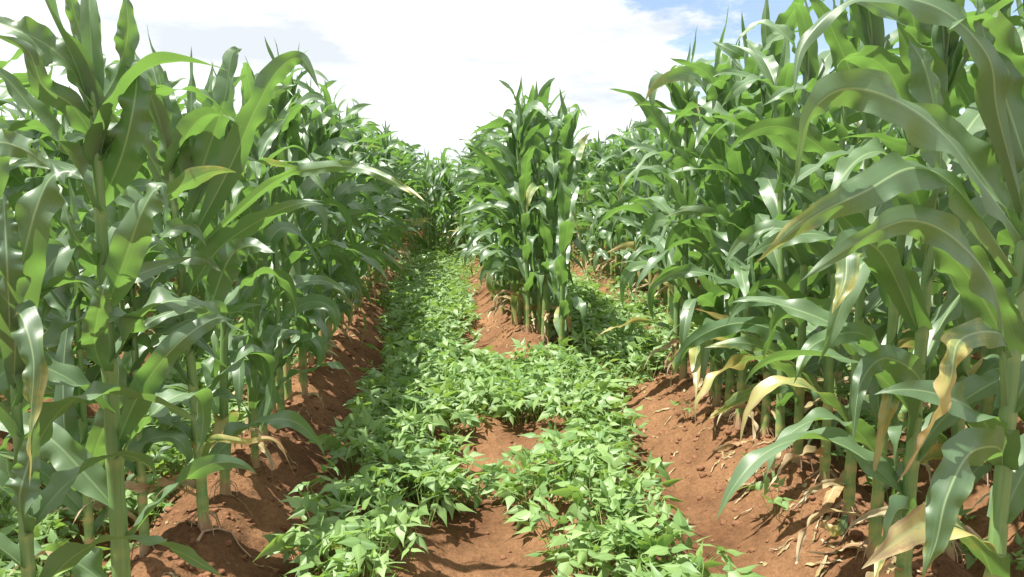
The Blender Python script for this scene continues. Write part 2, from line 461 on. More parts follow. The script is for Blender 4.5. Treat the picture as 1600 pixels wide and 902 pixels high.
def path_leaf(r, pts, W, lod=0, roll=(0, 0), age=0.0, ruf=0.010, fold=0.3, toward=None, rnd=None, n=64):
    """a leaf that follows surveyed points; its blade faces roughly the open alley, turned by roll"""
    pts = np.array(pts, float)
    k = len(pts)
    pe = np.vstack([2 * pts[0] - pts[1], pts, 2 * pts[-1] - pts[-2]])
    out = []
    for s_ in np.linspace(0, k - 1 - 1e-6, n):
        i = int(s_); f = s_ - i
        a, b, c, d = pe[i], pe[i + 1], pe[i + 2], pe[i + 3]
        out.append(0.5 * ((2 * b) + (-a + c) * f + (2 * a - 5 * b + 4 * c - d) * f * f + (-a + 3 * b - 3 * c + d) * f ** 3))
    C = np.array(out)
    t = np.linspace(0, 1, n)
    T = norm(np.gradient(C, axis=0))
    toward = np.array([0, -1.0, 0.15]) if toward is None else toward
    s0 = norm(np.cross(T, toward)); nn = np.cross(T, s0)
    # keep the side vector continuous
    for i in range(1, n):
        if (s0[i] * s0[i - 1]).sum() < 0: s0[i] *= -1; nn[i] *= -1
    a = roll[0] + (roll[1] - roll[0]) * t + 0.45 * np.sin(t * 6 + r.rand() * 6)
    side = s0 * np.cos(a)[:, None] + nn * np.sin(a)[:, None]
    m = 13
    w = width_profile(t, W, 0.5)
    fo = fold + 0.8 * np.exp(-t / 0.06)
    rf = ruf * sstep(0.05, 0.3, t) * (1 - t ** 2)
    ph = [r.rand() * 6, r.rand() * 6, 16 + 14 * r.rand(), 16 + 14 * r.rand()]
    P, u, tt = sweep_blade(C, side, w, fo, rf, ph, m)
    rv = r.rand() if rnd is None else rnd
    luv = np.stack([u, tt * 0.9, np.full_like(u, rv)], -1)
    return P, luv, age_map(u, tt, age)

def make_stalk(r, H, r0, lod, nodes, lean=(0, 0)):
    n = (64, 26, 8)[lod]; m = (13, 9, 5)[lod]
    z = np.linspace(-0.06, H, n)
    rad = r0 * (1 - 0.62 * np.clip(z / H, 0, 1) ** 1.2)
    age = np.zeros(n)
    nd = np.array(nodes)
    for i, zz in enumerate(nd):
        ring = np.exp(-((z - zz) / 0.010) ** 2)
        rad = rad * (1 + 0.13 * ring)
        age = np.maximum(age, 0.45 * ring * (1.0 if i < 4 else 0.4))
        nxt = nd[i + 1] if i + 1 < len(nd) else H
        inside = (z >= zz) & (z < nxt)
        rad = np.where(inside, rad * (1 + 0.10 * (z - zz) / max(nxt - zz, 1e-3)), rad)
    age = np.maximum(age, 0.85 * (1 - sstep(0.0, 0.10, z)))
    rad = rad * (1 + 0.35 * (1 - sstep(-0.02, 0.05, z)))
    ph = np.linspace(0, 2 * np.pi, m)
    cx = lean[0] * np.clip(z, 0, None) ** 1.5; cy = lean[1] * np.clip(z, 0, None) ** 1.5
    P = np.stack([cx[:, None] + rad[:, None] * np.cos(ph), cy[:, None] + rad[:, None] * np.sin(ph), np.broadcast_to(z[:, None], (n, m))], -1)
    rv = r.rand()
    luv = np.stack([np.broadcast_to(ph / 6.283, (n, m)), np.broadcast_to(z[:, None], (n, m)), np.full((n, m), rv)], -1)
    return P, luv, np.broadcast_to(age[:, None], (n, m)).copy()

def plant_parts(seed, H=1.9, lod=0, wind=0.0, vigor=1.0, droopy=0.0, dry=2, a0=None, short=1.0, upright=0.0):
    """list of (name, soup) for a corn plant standing at the origin, leaves in two ranks"""
    r = np.random.RandomState(seed)
    Hs = H * 0.80
    lean = ((r.rand() - 0.5) * 0.09, (r.rand() - 0.5) * 0.09)
    nn = 14 if lod < 2 else 10
    nodes = [0.05, 0.12] + list(np.linspace(0.22, Hs * 0.97, nn - 2))
    parts = []
    s = Soup(); s.add(*make_stalk(r, Hs, 0.0205 * (1.15 if H == 2.0 and lod == 0 and vigor < 1 else vigor), lod, nodes, lean)); parts.append(('stalk', s))
    if lod == 0:
        s = Soup()
        for j in range(7):
            a = j * 0.9 + r.rand() * 0.5; q = 0.05 + 0.035 * r.rand()
            c_, s_ = math.cos(a), math.sin(a)
            s.add(*tube([[c_ * .014, s_ * .014, 0.06 + 0.02 * r.rand()], [c_ * q * .75, s_ * q * .75, 0.035], [c_ * q, s_ * q, -0.03]], 0.0035, 0.002, 5))
        parts.append(('brace_roots', s))
    a0 = r.rand() * 6.28 if a0 is None else a0
    for i, z in enumerate(nodes):
        k = i / (len(nodes) - 1)
        if i == 0: continue
        az = a0 + math.pi * i + (r.rand() - 0.5) * 0.9
        cx = lean[0] * z ** 1.5; cy = lean[1] * z ** 1.5
        base = np.array([cx, cy, z]) + 0.010 * np.array([math.cos(az), math.sin(az), 0])
        if i < 1 + dry:
            s = Soup()
            s.add(*make_leaf(r, base, az, 0.28 + 0.22 * r.rand(), 0.016 + 0.012 * r.rand(), R(25 + 30 * r.rand()), R(60 + 50 * r.rand()), R(50 * r.rand()), 0.3,
                             lod, twist=(r.rand() - 0.5) * 7, drift=(r.rand() - .5) * 2, fold1=0.7, ruf=0.016, age=1.0))
            v = s.v[0]; v[:, 2] = np.maximum(v[:, 2], 0.008 - 0.12 * np.clip(np.hypot(v[:, 0], v[:, 1]) - 0.05, 0, 1))
            parts.append(('dry_leaf', s)); continue
        L = (0.38 + 0.38 * math.sin(math.pi * min(1, 0.24 + 0.62 * k)) ** 1.0) * (0.9 + 0.22 * r.rand()) * vigor * short
        W = (0.036 + 0.019 * math.sin(math.pi * min(1, 0.12 + 0.62 * k))) * (0.9 + 0.2 * r.rand()) * vigor
        th0 = R(48 + 26 * k + 10 * (r.rand() - 0.5) + 9 * upright)
        D1 = R((50 + 70 * r.rand()) * (1 - 0.30 * k) + 25 * droopy)
        if upright and k < 0.4: D1 += R(45)
        D2 = R(max(0, 130 * r.rand() - 30)) * (1 - 0.15 * k)
        age = 0.0
        if k < 0.30 and r.rand() < 0.5: age = 0.25 + 0.45 * r.rand()
        elif r.rand() < 0.06: age = 0.22 + 0.15 * r.rand()
        drift = (r.rand() - 0.5) * 1.1
        if wind: drift += wind * math.sin(math.pi - az) * 0.9
        s = Soup()
        s.add(*make_leaf(r, base, az, L, W, th0, D1, D2, 0.35 + 0.35 * r.rand(), lod, twist=(r.rand() - 0.5) * 4.2, drift=drift, fold0=0.8, roll0=(r.rand() - .5) * 0.8,
                         fold1=0.15 + 0.2 * r.rand(), ruf=0.020, age=age))
        parts.append(('leaf', s))
    # whorl of upright young leaves at the top
    zt = Hs * 0.95
    for j in range(3):
        az = a0 + 1.57 + j * 2.0 + r.rand()
        L = (H - zt) * (0.84 if j == 0 else 1.0 - 0.07 * j) * (0.9 + 0.25 * r.rand())
        s = Soup()
        s.add(*make_leaf(r, np.array([lean[0] * zt ** 1.5, lean[1] * zt ** 1.5, zt - 0.05 * j]), az, L * 1.08, 0.024 + 0.012 * r.rand() + 0.009 * j, R(86 - 5 * j), R(8 + 30 * j * r.rand() + 14 * j), R(110 * r.rand() * (j > 0)), 0.72,
                         lod, twist=(r.rand() - 0.5) * 1.6, fold0=1.35, fold1=0.55 - 0.08 * j, ruf=0.005, age=0))
        parts.append(('leaf', s))
    return parts

# ------------------------------------------------------------------ ground sheet
def axis(lo, hi, fine_lo, fine_hi, step, grow):
    a = list(np.arange(fine_lo, fine_hi, step))
    s, p = step, fine_hi
    while p < hi: a.append(p); s *= grow; p += s
    a.append(hi)
    s, p = step, fine_lo - step
    while p > lo: a.insert(0, p); s *= grow; p -= s
    a.insert(0, lo)
    return np.array(a)
def build_ground():
    xs = axis(-700, 700, -2.2, 2.6, 0.016, 1.07)
    ys = axis(-300, 900, 1.2, 6.5, 0.016, 1.022)
    X, Y = np.meshgrid(xs, ys)
    Z = height(X, Y)
    P = np.stack([X, Y, Z], -1)
    s = Soup(); s.add(P, np.zeros_like(P), np.zeros(P.shape[:2]))
    o = link('ground', mesh_from('ground', s.arrays(), [M_SOIL]))
    o['kind'] = 'structure'
build_ground()

# ------------------------------------------------------------------ corn plants
def empty(name, x, y, rz=0, s=1.0, label=None, group=None, cat='corn plant'):
    o = bpy.data.objects.new(name, None); COL.objects.link(o)
    o.empty_display_size = 0.1
    o.location = (x, y, hz(x, y)); o.rotation_euler = (0, 0, rz); o.scale = (s, s, s)
    o['label'] = label; o['category'] = cat
    if group: o['group'] = group
    return o

MATS = {'brace_roots': [M_ROOT], 'stalk': [M_STALK], 'leaf': [M_LEAF], 'dry_leaf': [M_DRY]}
PROTO = {}
def proto(lod, k, H):
    key = (lod, k, H)
    if key not in PROTO:
        PROTO[key] = [(nm, mesh_from(nm, s.arrays(), MATS[nm])) for nm, s in
                      plant_parts(100 * lod + k + int(H * 1000), H, lod, vigor=(1.0 if H < 2 else 1.12), droopy=0.5 if H > 2 else 0.0,
                                  dry=1 + k % 2, short=0.86 if H == 2.15 else 0.95, upright=1.0 if H == 2.15 else 0.0)]
    return PROTO[key]
def corn(x, y, lod, k, H, rz, s, label, group=None):
    e = empty('corn_plant', x, y, rz, s, label, group)
    for nm, me in proto(lod, k, H):
        link(nm, me, e)
    return e
FUSED = {}
def fused(k, H, lod=2):  # a whole plant as one mesh, for those too small to show their parts
    key = (k, H, lod)
    if key not in FUSED:
        S = Soup()
        for nm, s in plant_parts(900 + k, H, lod, vigor=1.05 if lod < 2 else 1.12, dry=1 if lod == 2 else 2):
            v, q, a, g, m = s.arrays()
            S.raw(v, q, a, g, m + {'leaf': 0, 'stalk': 1, 'dry_leaf': 2, 'brace_roots': 2}[nm])
        FUSED[key] = S.arrays()
    return FUSED[key]

random.seed(11)
def U(a, b): return random.uniform(a, b)

# --- the plants one can point at: surveyed stalk feet (pixel of the foot on the ridge top) with their own labels
def X_at(px, d): return at(px, 451, d)[0], at(px, 451, d)[1]
NEAR = [
 # px of stalk, distance, height, label
 (8,   1.75, 1.35, 'corn plant cut by the left picture edge with a big silvery leaf bending over'),
 (160, 1.95, 2.00, 'tallest left corn plant with thick pale stalk rising out of the view'),
 (112, 2.75, 1.50, 'corn plant with upright dark leaves behind the tall thick-stalked one on the left'),
 (202, 2.85, 1.40, 'thin young corn plant between the thick-stalked tall plant and the one on bare red soil'),
 (300, 2.95, 1.86, 'left row corn plant whose stout stalk foot stands on bare red soil'),
 (1345, 3.05, 2.30, 'right row corn plant with brownish foot, torn yellow blade lying beside it'),
 (1303, 3.40, 2.25, 'right row corn plant with straight pale stalk, next behind the brownish-footed one'),
 (1258, 3.62, 2.25, 'right row corn plant with a dry curled blade hanging from its foot over the slope'),
 (1390, 2.75, 2.20, 'right row corn plant with a tan withered blade hanging low, before the brownish-footed one'),
 (1440, 2.45, 2.20, 'right row corn plant with a silvery leaf browned along its middle arching low'),
 (1510, 2.75, 2.25, 'corn plant set back behind the browned silvery leaf near the right edge'),
 (1590, 1.95, 2.30, 'huge corn plant at the right picture edge with a long leaf arching to the left'),
]
HERO = {}
for i, (px, d, H, lab) in enumerate(NEAR):
    p = X_at(px, d)
    rz = U(0, 6.28)
    e = empty('corn_plant', p[0], p[1], 0, 1.0, lab, 'corn plants of the front rows')
    dr = 1 + i % 2
    for nm, s in plant_parts(3000 + i * 7, H, 0, vigor=(0.85 if px < 300 else 1.1 if d < 2.5 else 1.0), droopy=0.4 if px > 800 else 0, dry=dr, a0=0.25, short=0.72 if d < 2.3 else 0.9):
        v, q, a, g, m = s.arrays()
        link(nm, mesh_from(nm, (v, q, a, g, m), MATS[nm]), e)
    HERO[px] = e

# leaves that stand out in the photograph, surveyed one by one: (plant, [(px, py, distance) ...], width px, roll0, roll1, age)
LEAVES = [
 (160, [(160,175,1.95),(136,90,1.9),(116,20,1.88),(104,-40,1.85)], 42, 0.2, 0.7, 0),
 (160, [(166,170,1.95),(150,80,2.0),(143,-30,2.0)], 34, 0.5, 0.2, 0),
 (160, [(170,185,1.95),(182,115,1.85),(200,45,1.8),(192,-30,1.78)], 52, -0.2, 0.6, 0),
 (160, [(168,255,1.95),(150,225,1.85),(112,165,1.8),(68,135,1.75),(42,78,1.72),(-15,52,1.7)], 52, 0.3, -0.7, 0),
 (160, [(166,330,1.95),(188,250,1.85),(208,170,1.8),(214,105,1.85),(205,70,1.95)], 66, 0.1, 0.6, 0),
 (160, [(165,440,1.95),(140,400,1.85),(112,360,1.8),(94,300,1.8)], 48, 0.2, 0.1, 0),
 (160, [(165,490,1.95),(190,420,1.8),(222,330,1.75),(250,290,1.75),(262,330,1.75)], 62, 0.2, -0.6, 0),
 (160, [(158,600,1.95),(148,540,1.8),(158,470,1.7),(168,430,1.7)], 48, 0.1, 0.4, 0),
 (160, [(165,720,1.95),(215,620,1.85),(270,545,1.8),(330,500,1.85),(365,500,1.9)], 50, 0.3, -0.4, 0.0),
 (8,   [(0,620,1.75),(30,440,1.65),(66,300,1.6),(100,268,1.6),(130,280,1.6)], 74, 0.2, -0.4, 0),
 (8,   [(5,560,1.75),(12,440,1.6),(8,350,1.6),(5,300,1.6)], 56, 0.4, 0.0, 0),
 (8,   [(-10,520,1.75),(30,490,1.6),(52,560,1.55),(48,650,1.55),(46,760,1.55)], 50, 0.1, 0.4, 0.35),
 (8,   [(-20,330,1.75),(-10,230,1.7),(40,235,1.65),(90,275,1.6)], 56, 0.8, 0.3, 0),
 (8,   [(5,860,1.75),(30,780,1.7),(45,720,1.7),(60,640,1.7)], 58, 0.0, 0.3, 0),
 (112, [(112,800,2.75),(104,700,2.7),(100,560,2.7),(118,440,2.75)], 44, 0.1, 0.6, 0),
 (112, [(112,780,2.75),(150,700,2.65),(185,600,2.6),(170,520,2.6)], 40, 0.3, 0.2, 0),
 (300, [(300,330,2.95),(320,250,2.9),(350,160,2.85),(362,88,2.9),(378,76,2.95)], 50, 0.2, 0.7, 0),
 (300, [(300,300,2.95),(298,200,2.9),(299,72,2.9)], 24, 0.1, 0.3, 0),
 (300, [(305,380,2.95),(360,260,2.8),(400,170,2.75),(435,110,2.75),(470,92,2.75),(500,140,2.75)], 50, 0.1, 0.9, 0),
 (300, [(300,300,2.95),(262,200,2.85),(240,110,2.85),(232,88,2.9)], 60, 0.3, 0.1, 0),
 (300, [(302,560,2.95),(350,420,2.8),(385,385,2.75),(430,395,2.7)], 50, 0.2, -0.5, 0),
 (300, [(302,760,2.95),(330,690,2.8),(380,690,2.75),(430,690,2.7),(462,745,2.7)], 14, 0.3, 0.6, 0.75),
 (300, [(300,500,2.95),(340,490,2.8),(300,480,2.6),(240,500,2.5),(215,525,2.45)], 34, 0.6, 0.2, 0),
 (300, [(303,400,2.95),(420,290,2.7),(500,262,2.6),(570,265,2.5),(630,292,2.45),(668,318,2.4)], 24, 0.5, 0.3, 0.30),
 (1590,[(1590,372,1.95),(1545,300,1.75),(1470,205,1.6),(1385,150,1.5),(1310,142,1.5),(1262,190,1.5),(1243,290,1.52)], 92, 0.5, -0.3, 0),
 (1590,[(1600,430,1.95),(1500,300,1.7),(1430,262,1.6),(1350,300,1.55),(1262,345,1.5),(1180,412,1.5)], 84, 0.3, 0.0, 0.28),
 (1590,[(1595,560,1.95),(1560,520,1.8),(1500,532,1.65),(1484,600,1.6),(1450,680,1.6),(1402,755,1.6)], 52, 0.3, -0.3, 0.55),
 (1590,[(1600,740,1.95),(1560,700,1.75),(1515,710,1.65),(1480,775,1.6),(1462,850,1.6),(1440,905,1.6)], 78, 0.2, -0.1, 0.24),
 (1590,[(1595,330,1.95),(1560,180,1.85),(1545,90,1.8),(1480,20,1.75),(1400,-5,1.7),(1320,5,1.7),(1255,70,1.7),(1240,150,1.7)], 60, 0.3, 0.5, 0),
 (1590,[(1600,260,1.95),(1570,150,1.9),(1540,60,1.85),(1525,-20,1.8)], 80, 0.1, 0.4, 0),
 (1590,[(1600,640,1.95),(1560,470,1.8),(1500,380,1.7),(1420,345,1.65),(1330,385,1.6),(1250,440,1.6)], 70, 0.5, -0.1, 0),
 (1440,[(1440,420,2.45),(1470,260,2.3),(1450,120,2.2),(1420,60,2.2)], 90, 0.2, 0.5, 0),
 (1440,[(1440,520,2.45),(1380,400,2.2),(1330,380,2.1),(1320,440,2.05),(1300,490,2.05)], 60, 0.1, 0.5, 0.34),
 (1440,[(1442,860,2.45),(1425,800,2.35),(1400,800,2.3),(1380,860,2.25),(1366,905,2.2)], 42, 0.2, 0.1, 0.3),
 (1440,[(1440,700,2.45),(1440,600,2.3),(1385,560,2.15),(1345,600,2.1),(1332,690,2.1)], 52, 0.1, 0.5, 0),
 (1390,[(1392,600,2.75),(1400,560,2.6),(1395,610,2.5),(1380,670,2.5),(1362,760,2.5)], 36, 0.1, 0.4, 0.48),
 (1390,[(1392,560,2.75),(1340,520,2.6),(1270,540,2.5),(1240,600,2.45)], 40, 0.4, 0.0, 0.2),
 (1258,[(1258,560,3.62),(1220,520,3.4),(1150,505,3.3),(1080,535,3.2),(1050,590,3.2)], 40, 0.5, 0.0, 0.2),
 (1258,[(1256,640,3.62),(1235,605,3.5),(1180,610,3.4),(1130,640,3.3),(1105,655,3.3)], 26, 0.4, 0.0, 0.4),
 (1258,[(1256,690,3.62),(1230,690,3.5),(1200,710,3.45),(1180,740,3.4)], 18, 0.4, 0.9, 1.0),
 (1345,[(1340,820,3.05),(1310,830,2.95),(1290,820,2.9),(1280,800,2.9)], 20, 0.4, 0.9, 0.7),
]
rl = np.random.RandomState(5)
for k, (pid, pts, wpx, r0, r1, ag) in enumerate(LEAVES):
    e = HERO[pid]
    loc = np.array(e.location)
    W3 = [at(px, py, d) for px, py, d in pts]
    base = W3[0].copy()
    W = wpx * 0.5 * pts[len(pts) // 2][2] / F_PX
    W3[0] = np.array([loc[0], loc[1], base[2]])      # rooted on its stalk
    W *= 0.88 if pid < 800 else 0.92
    s = Soup()
    dry = ag >= 0.95
    s.add(*path_leaf(rl, W3, W, roll=(r0, r1), age=ag, ruf=0.017 if W > .02 else 0.006))
    v, q, a, g, m = s.arrays(); v = v - loc
    link('dry_leaf' if dry else 'leaf', mesh_from('leaf', (v, q, a, g, m), [M_DRY if dry else M_LEAF]), e)

def free(x, y, dmin=0.17):
    return all((x - e.location.x) ** 2 + (y - e.location.y) ** 2 > dmin ** 2 for e in HERO.values())

COUNT = [0]
ORD = 'first second third fourth fifth sixth seventh eighth ninth tenth eleventh twelfth thirteenth fourteenth fifteenth'.split()
def row(xf, y0, y1, sp, H, label, group, jx=0.06, lod_far=12.0, near=None, nnear=0):
    # near: label pattern of the plants one can count off from the near end
    rest = label
    seq = 0
    y = y0
    while y < y1:
        x = xf(y) + U(-jx, jx)
        COUNT[0] += 1
        k = random.randrange(7)
        s = U(0.88, 1.08)
        if xf(y) == -0.97: s *= 0.80 + 0.20 * float(sstep(3.0, 5.5, y))   # the left row is shorter at its near end
        if free(x, y):
            label = near % ORD[seq] if seq < nnear else rest
            seq += 1
            if y < 4.6: corn(x, y, 0, k, H, U(0, 6.28), s, label, group)
            elif y < lod_far: corn(x, y, 1, k, H, U(0, 6.28), s, label, group)
            else:
                key = ('one', k % 5, H)
                if key not in PROTO: PROTO[key] = mesh_from('corn_plant', fused(k % 5, H, 1), [M_LEAF, M_STALK, M_DRY])
                o = link('corn_plant', PROTO[key], None, label=label, category='corn plant', group=group)
                o.location = (x, y, hz(x, y)); o.rotation_euler = (0, 0, U(0, 6.28)); o.scale = (s, s, s)
        y += sp * U(0.75, 1.25)

row(lambda y: -0.97, 3.15, 19, 0.215, 2.15, 'small-looking corn plant far along the left row beside the bean strip', 'left row corn plants', near='%s corn plant along the left row beyond the stout-footed one on bare soil', nnear=12)
# the near end of the middle row: a few surveyed plants, then the row
for j, (px, d, H, lab) in enumerate([
    (878, 6.25, 2.15, 'tall corn plant at the near end of the middle row, stalk clear of the others'),
    (850, 6.80, 2.15, 'second corn plant of the middle row, just left of the clear-standing front stalk'),
    (826, 7.1, 2.15, 'third corn plant of the middle row, half hidden in its near clump')]):
    p = X_at(px, d)
    corn(p[0], p[1], 0, j, H, U(0, 6), 1.0, lab, 'front plants of the middle row')
row(lambda y: 0.84 - (y - 6.9) * 0.11, 6.9, 8.6, 0.14, 2.15, 'corn plant packed inside the near clump of the middle row', 'plants inside the middle row clump', jx=0.13)
row(lambda y: 0.64, 8.6, 20, 0.25, 2.1, 'corn plant in the far part of the middle row', 'middle row corn plants', jx=0.08, near='%s corn plant of the middle row behind its three-plant front clump', nnear=8)
row(lambda y: 1.60, 3.75, 5.6, 0.21, 2.3, 'corn plant in the far half of the short right row', 'short right row corn plants', jx=0.05, near='%s corn plant along the short right row past the straight pale stalk', nnear=10)
row(lambda y: 2.32, 2.4, 17, 0.28, 2.1, 'corn plant in the right row beyond the furrow of beans', 'second right row corn plants', near='%s corn plant from the near end in the second row on the right', nnear=10)
row(lambda y: 3.15, 2.9, 10, 0.32, 2.1, 'corn plant deep in the field on the right', 'outer right corn plants')
row(lambda y: -2.45, 2.6, 14, 0.30, 2.1, 'corn plant in the row behind the left front row', 'second left row corn plants', near='%s corn plant from the near end in the row behind the left front row', nnear=8)
row(lambda y: -3.35, 4.0, 10, 0.33, 1.9, 'corn plant deep in the field on the left', 'outer left corn plants')
print('corn individuals', COUNT[0] + len(NEAR) + 3)

def far_field():
    S = Soup()
    T = [fused(k, 1.9 if k % 2 else 2.1, 2) for k in range(8)]
    rr = np.random.RandomState(21)
    n = 0
    def put(x, y, s):
        a = rr.rand() * 6.28
        c, s_ = math.cos(a) * s, math.sin(a) * s
        M = np.array([[c, -s_, 0, x], [s_, c, 0, y], [0, 0, s * (0.95 + 0.12 * rr.rand()), hz(x, y)], [0, 0, 0, 1]])
        S.extend(T[rr.randint(8)], M, rr.rand())
    rows = list(np.arange(-45, -5.5, 0.85)) + OUT_ROWS_L + [-0.97, -0.2, 0.2, 0.64, 1.45] + OUT_ROWS_R + list(np.arange(6.5, 55, 0.85))
    start = {-0.97: 19, -0.2: 15.0, 0.2: 17.0, 0.64: 20, 1.45: 19, 2.32: 17, 3.15: 10, -2.45: 14, -3.35: 10}
    for x in rows:
        y = start.get(x, 2.5)
        while y < 52:
            px = x / max(y, .1)
            if -0.72 < px - 0.0 < 0.9 and not (y < 2.6):
                hid = abs(x) > 9 and y < 0.0
                j = 0.3 if abs(x) <= 0.2 else 0.08
                put(x + rr.uniform(-j, j), y, rr.uniform(0.88, 1.1)); n += 1
            y += (0.30 if y < 22 else 0.5) * rr.uniform(0.8, 1.2)
    print('far plants', n)
    o = link('corn_field', mesh_from('corn_field', S.arrays(), [M_LEAF, M_STALK, M_DRY]), None, kind='stuff',
             label='dense green corn field receding to the skyline behind the front rows', category='corn field')
far_field()

# ------------------------------------------------------------------ bean strips
def leaflet(r, base, d, up, L, W, n, m, curl):
    t = np.linspace(0, 1, n)
    side = np.cross(d, up); side /= np.linalg.norm(side)
    nn = np.cross(side, d)
    C = base + d * (t * L)[:, None] - nn * (curl * L * t ** 2)[:, None]
    prof = np.interp(t, [0, 0.06, 0.22, 0.4, 0.62, 0.82, 1], [0.12, 0.70, 1.0, 0.80, 0.42, 0.15, 0.01]) * W
    fold = np.full(n, 0.08 + 0.45 * r.rand() ** 1.5)
    rf = np.full(n, 0.05 * W)
    P, u, tt = sweep_blade(C, np.tile(side, (n, 1)), prof, fold, rf, [r.rand() * 6, r.rand() * 6, 9, 9], m)
    rv = r.rand()
    ag = 0.0 if r.rand() > 0.004 else 0.4
    return P, np.stack([u, tt * 0.3, np.full_like(u, rv)], -1), np.full(u.shape, ag)
def bean_plant(seed, lod, count=11, size=1.0):
    r = np.random.RandomState(seed)
    S = Soup()
    for k in range(count):
        a = r.rand() * 6.28
        rad = 0.025 + 0.13 * r.rand() ** 0.7
        h = (0.12 + 0.12 * r.rand()) * (1.15 - rad * 2.6)
        tip = np.array([math.cos(a) * rad, math.sin(a) * rad, h])
        root = np.array([math.cos(a) * rad * 0.25, math.sin(a) * rad * 0.25, -0.01])
        mid = (root + tip) / 2 + np.array([0, 0, 0.015])
        if lod < 2: S.add(*tube([root, mid, tip], 0.0022, 0.0014, 4), mat=1)
        L = (0.062 + 0.045 * r.rand()) * size
        nn, mm = ((8, 5), (5, 3), (3, 3))[lod]
        up = norm(np.array([(r.rand() - .5) * 1.3, (r.rand() - .5) * 1.3, 1.0]))
        out = np.array([math.cos(a), math.sin(a), 0.0]) + np.array([(r.rand() - .5) * .9, (r.rand() - .5) * .9, 0])
        out = norm(out - up * (out @ up))
        sd = np.cross(up, out)
        young = r.rand() < 0.2
        dn = (0.45 if r.rand() < 0.4 else 0.1) - 0.6 * r.rand() if not young else 0.9
        for ang, off in ((0, 0.02), (1.25, 0.0), (-1.25, 0.0)):
            an = ang + (r.rand() - .5) * 0.4
            d = norm(out * math.cos(an) + sd * math.sin(an) + up * (dn + (r.rand() - .5) * 0.3))
            lu = norm(up + 0.45 * r.randn(3))
            Lk = L * (1.1 if ang == 0 else 0.92) * (0.6 if young else 1)
            S.add(*leaflet(r, tip + out * off, d, lu, Lk, Lk * 0.27, nn, mm, 0.02 + 0.30 * r.rand()))
    return S.arrays()

def bean_cover(x, y):
    """how likely a bean plant grows at (x, y), 0..1"""
    n = 0.12 * float(fbm(np.array([x * 3.0]), np.array([y * 2.2]), 3)[0])
    def band(v, a, b, s=0.07): return float(sstep(a - s, a + s, v + n) * (1 - sstep(b - s, b + s, v + n)))
    c = 0
    # left strip
    le = np.interp(y, [2, 3.1, 4.1, 5, 5.7, 8, 11, 17], [-0.54, -0.54, -0.52, -0.46, -0.44, -0.56, -0.74, -0.78])
    ri = np.interp(y, [2, 3.1, 3.6, 4.4, 4.7, 5.0, 6.0, 6.5, 8, 17], [-0.28, -0.22, 0.12, -0.12, 0.15, 0.5, 0.5, 0.06, 0.16, 0.4])
    c = max(c, band(x, le, ri))
    if y < 5.9:
        le = np.interp(y, [2, 3.1, 3.5, 3.6, 3.75, 3.85, 4.55, 4.7, 6], [0.50, 0.44, 0.30, 0.12, 0.3, 0.66, 0.66, 0.2, 0.1])
        ri = np.interp(y, [2, 3.1, 4.0, 5.0, 6.0], [0.72, 0.78, 0.94, 0.98, 1.2])
        c = max(c, band(x, le, ri))
    if y > 5.2:
        c = max(c, band(x, 1.14, np.interp(y, [5.2, 6, 8, 18], [1.2, 1.72, 1.78, 1.78])) * 0.9)
    if 1.2 < y: c = max(c, band(x, -2.15, -1.35) * 0.75, band(x, 1.95, 2.2) * 0.5)
    c = max(c, band(x, -3.1, -2.7) * 0.6, band(x, 2.6, 2.95) * 0.6)
    return c * (0.62 + 0.38 * float(sstep(-0.25, 0.1, fbm(np.array([x * 5.0]), np.array([y * 5.0 + 40]), 2)[0])))

def beans():
    S = Soup()
    T0 = [bean_plant(50 + k, 0) for k in range(9)]
    T1 = [bean_plant(80 + k, 1, 11, 1.0) for k in range(6)]
    T2 = [bean_plant(90 + k, 2, 8, 1.3) for k in range(5)]
    rr = np.random.RandomState(4)
    n = 0
    y = 1.9
    while y < 20:
        st = 0.114 if y < 7 else (0.12 if y < 11 else 0.17)
        x = -3.2
        while x < 3.2:
            xx = x + rr.uniform(-.5, .5) * st; yy = y + rr.uniform(-.5, .5) * st
            x += st
            if abs(xx) > 2.2 and yy < 2.3: continue
            if rr.rand() > bean_cover(xx, yy) * 1.0: continue
            T = T0 if yy < 5.2 else (T1 if yy < 10 else T2)
            s = rr.uniform(0.72, 1.12)
            if abs(xx - 0.25) > 1.1 and yy < 5.4: s *= 0.9
            a = rr.rand() * 6.28
            c, s_ = math.cos(a) * s, math.sin(a) * s
            tx, ty = rr.uniform(-.2, .2), rr.uniform(-.2, .2)
            M = np.array([[c, -s_, tx, xx], [s_, c, ty, yy], [-tx * c - ty * s_, tx * s_ - ty * c, s * rr.uniform(0.8, 1.15), hz(xx, yy)], [0, 0, 0, 1]])
            S.extend(T[rr.randint(len(T))], M, rr.rand() * 0.5); n += 1
        y += st
    print('bean plants', n)
    link('bean_foliage', mesh_from('bean_foliage', S.arrays(), [M_BEAN, M_STEM]), None, kind='stuff',
         label='low bright green bean plants carpeting the strips between the corn rows', category='bean plants')
beans()

# a few bean seedlings standing alone on the bare soil
for px, py, sc, lab in [(1215, 810, 0.75, 'small lone bean seedling on the bare red slope of the right ridge'),
                        (1075, 660, 0.6, 'little bean seedling beside the right strip, below the yellowing corn leaves'),
                        (1190, 760, 0.45, 'tiny seedling sprouting uphill of the lone bean seedling'),
                        (500, 868, 0.5, 'small seedling low on the shaded foot of the left ridge')]:
    p = ground_pt(px, py, -0.1)
    arr = bean_plant(int(px), 0, 5)
    o = link('bean_seedling', mesh_from('bean_seedling', arr, [M_BEAN, M_STEM]), None, label=lab, category='bean plant')
    o.location = (p[0], p[1], hz(p[0], p[1])); o.scale = (sc, sc, sc)

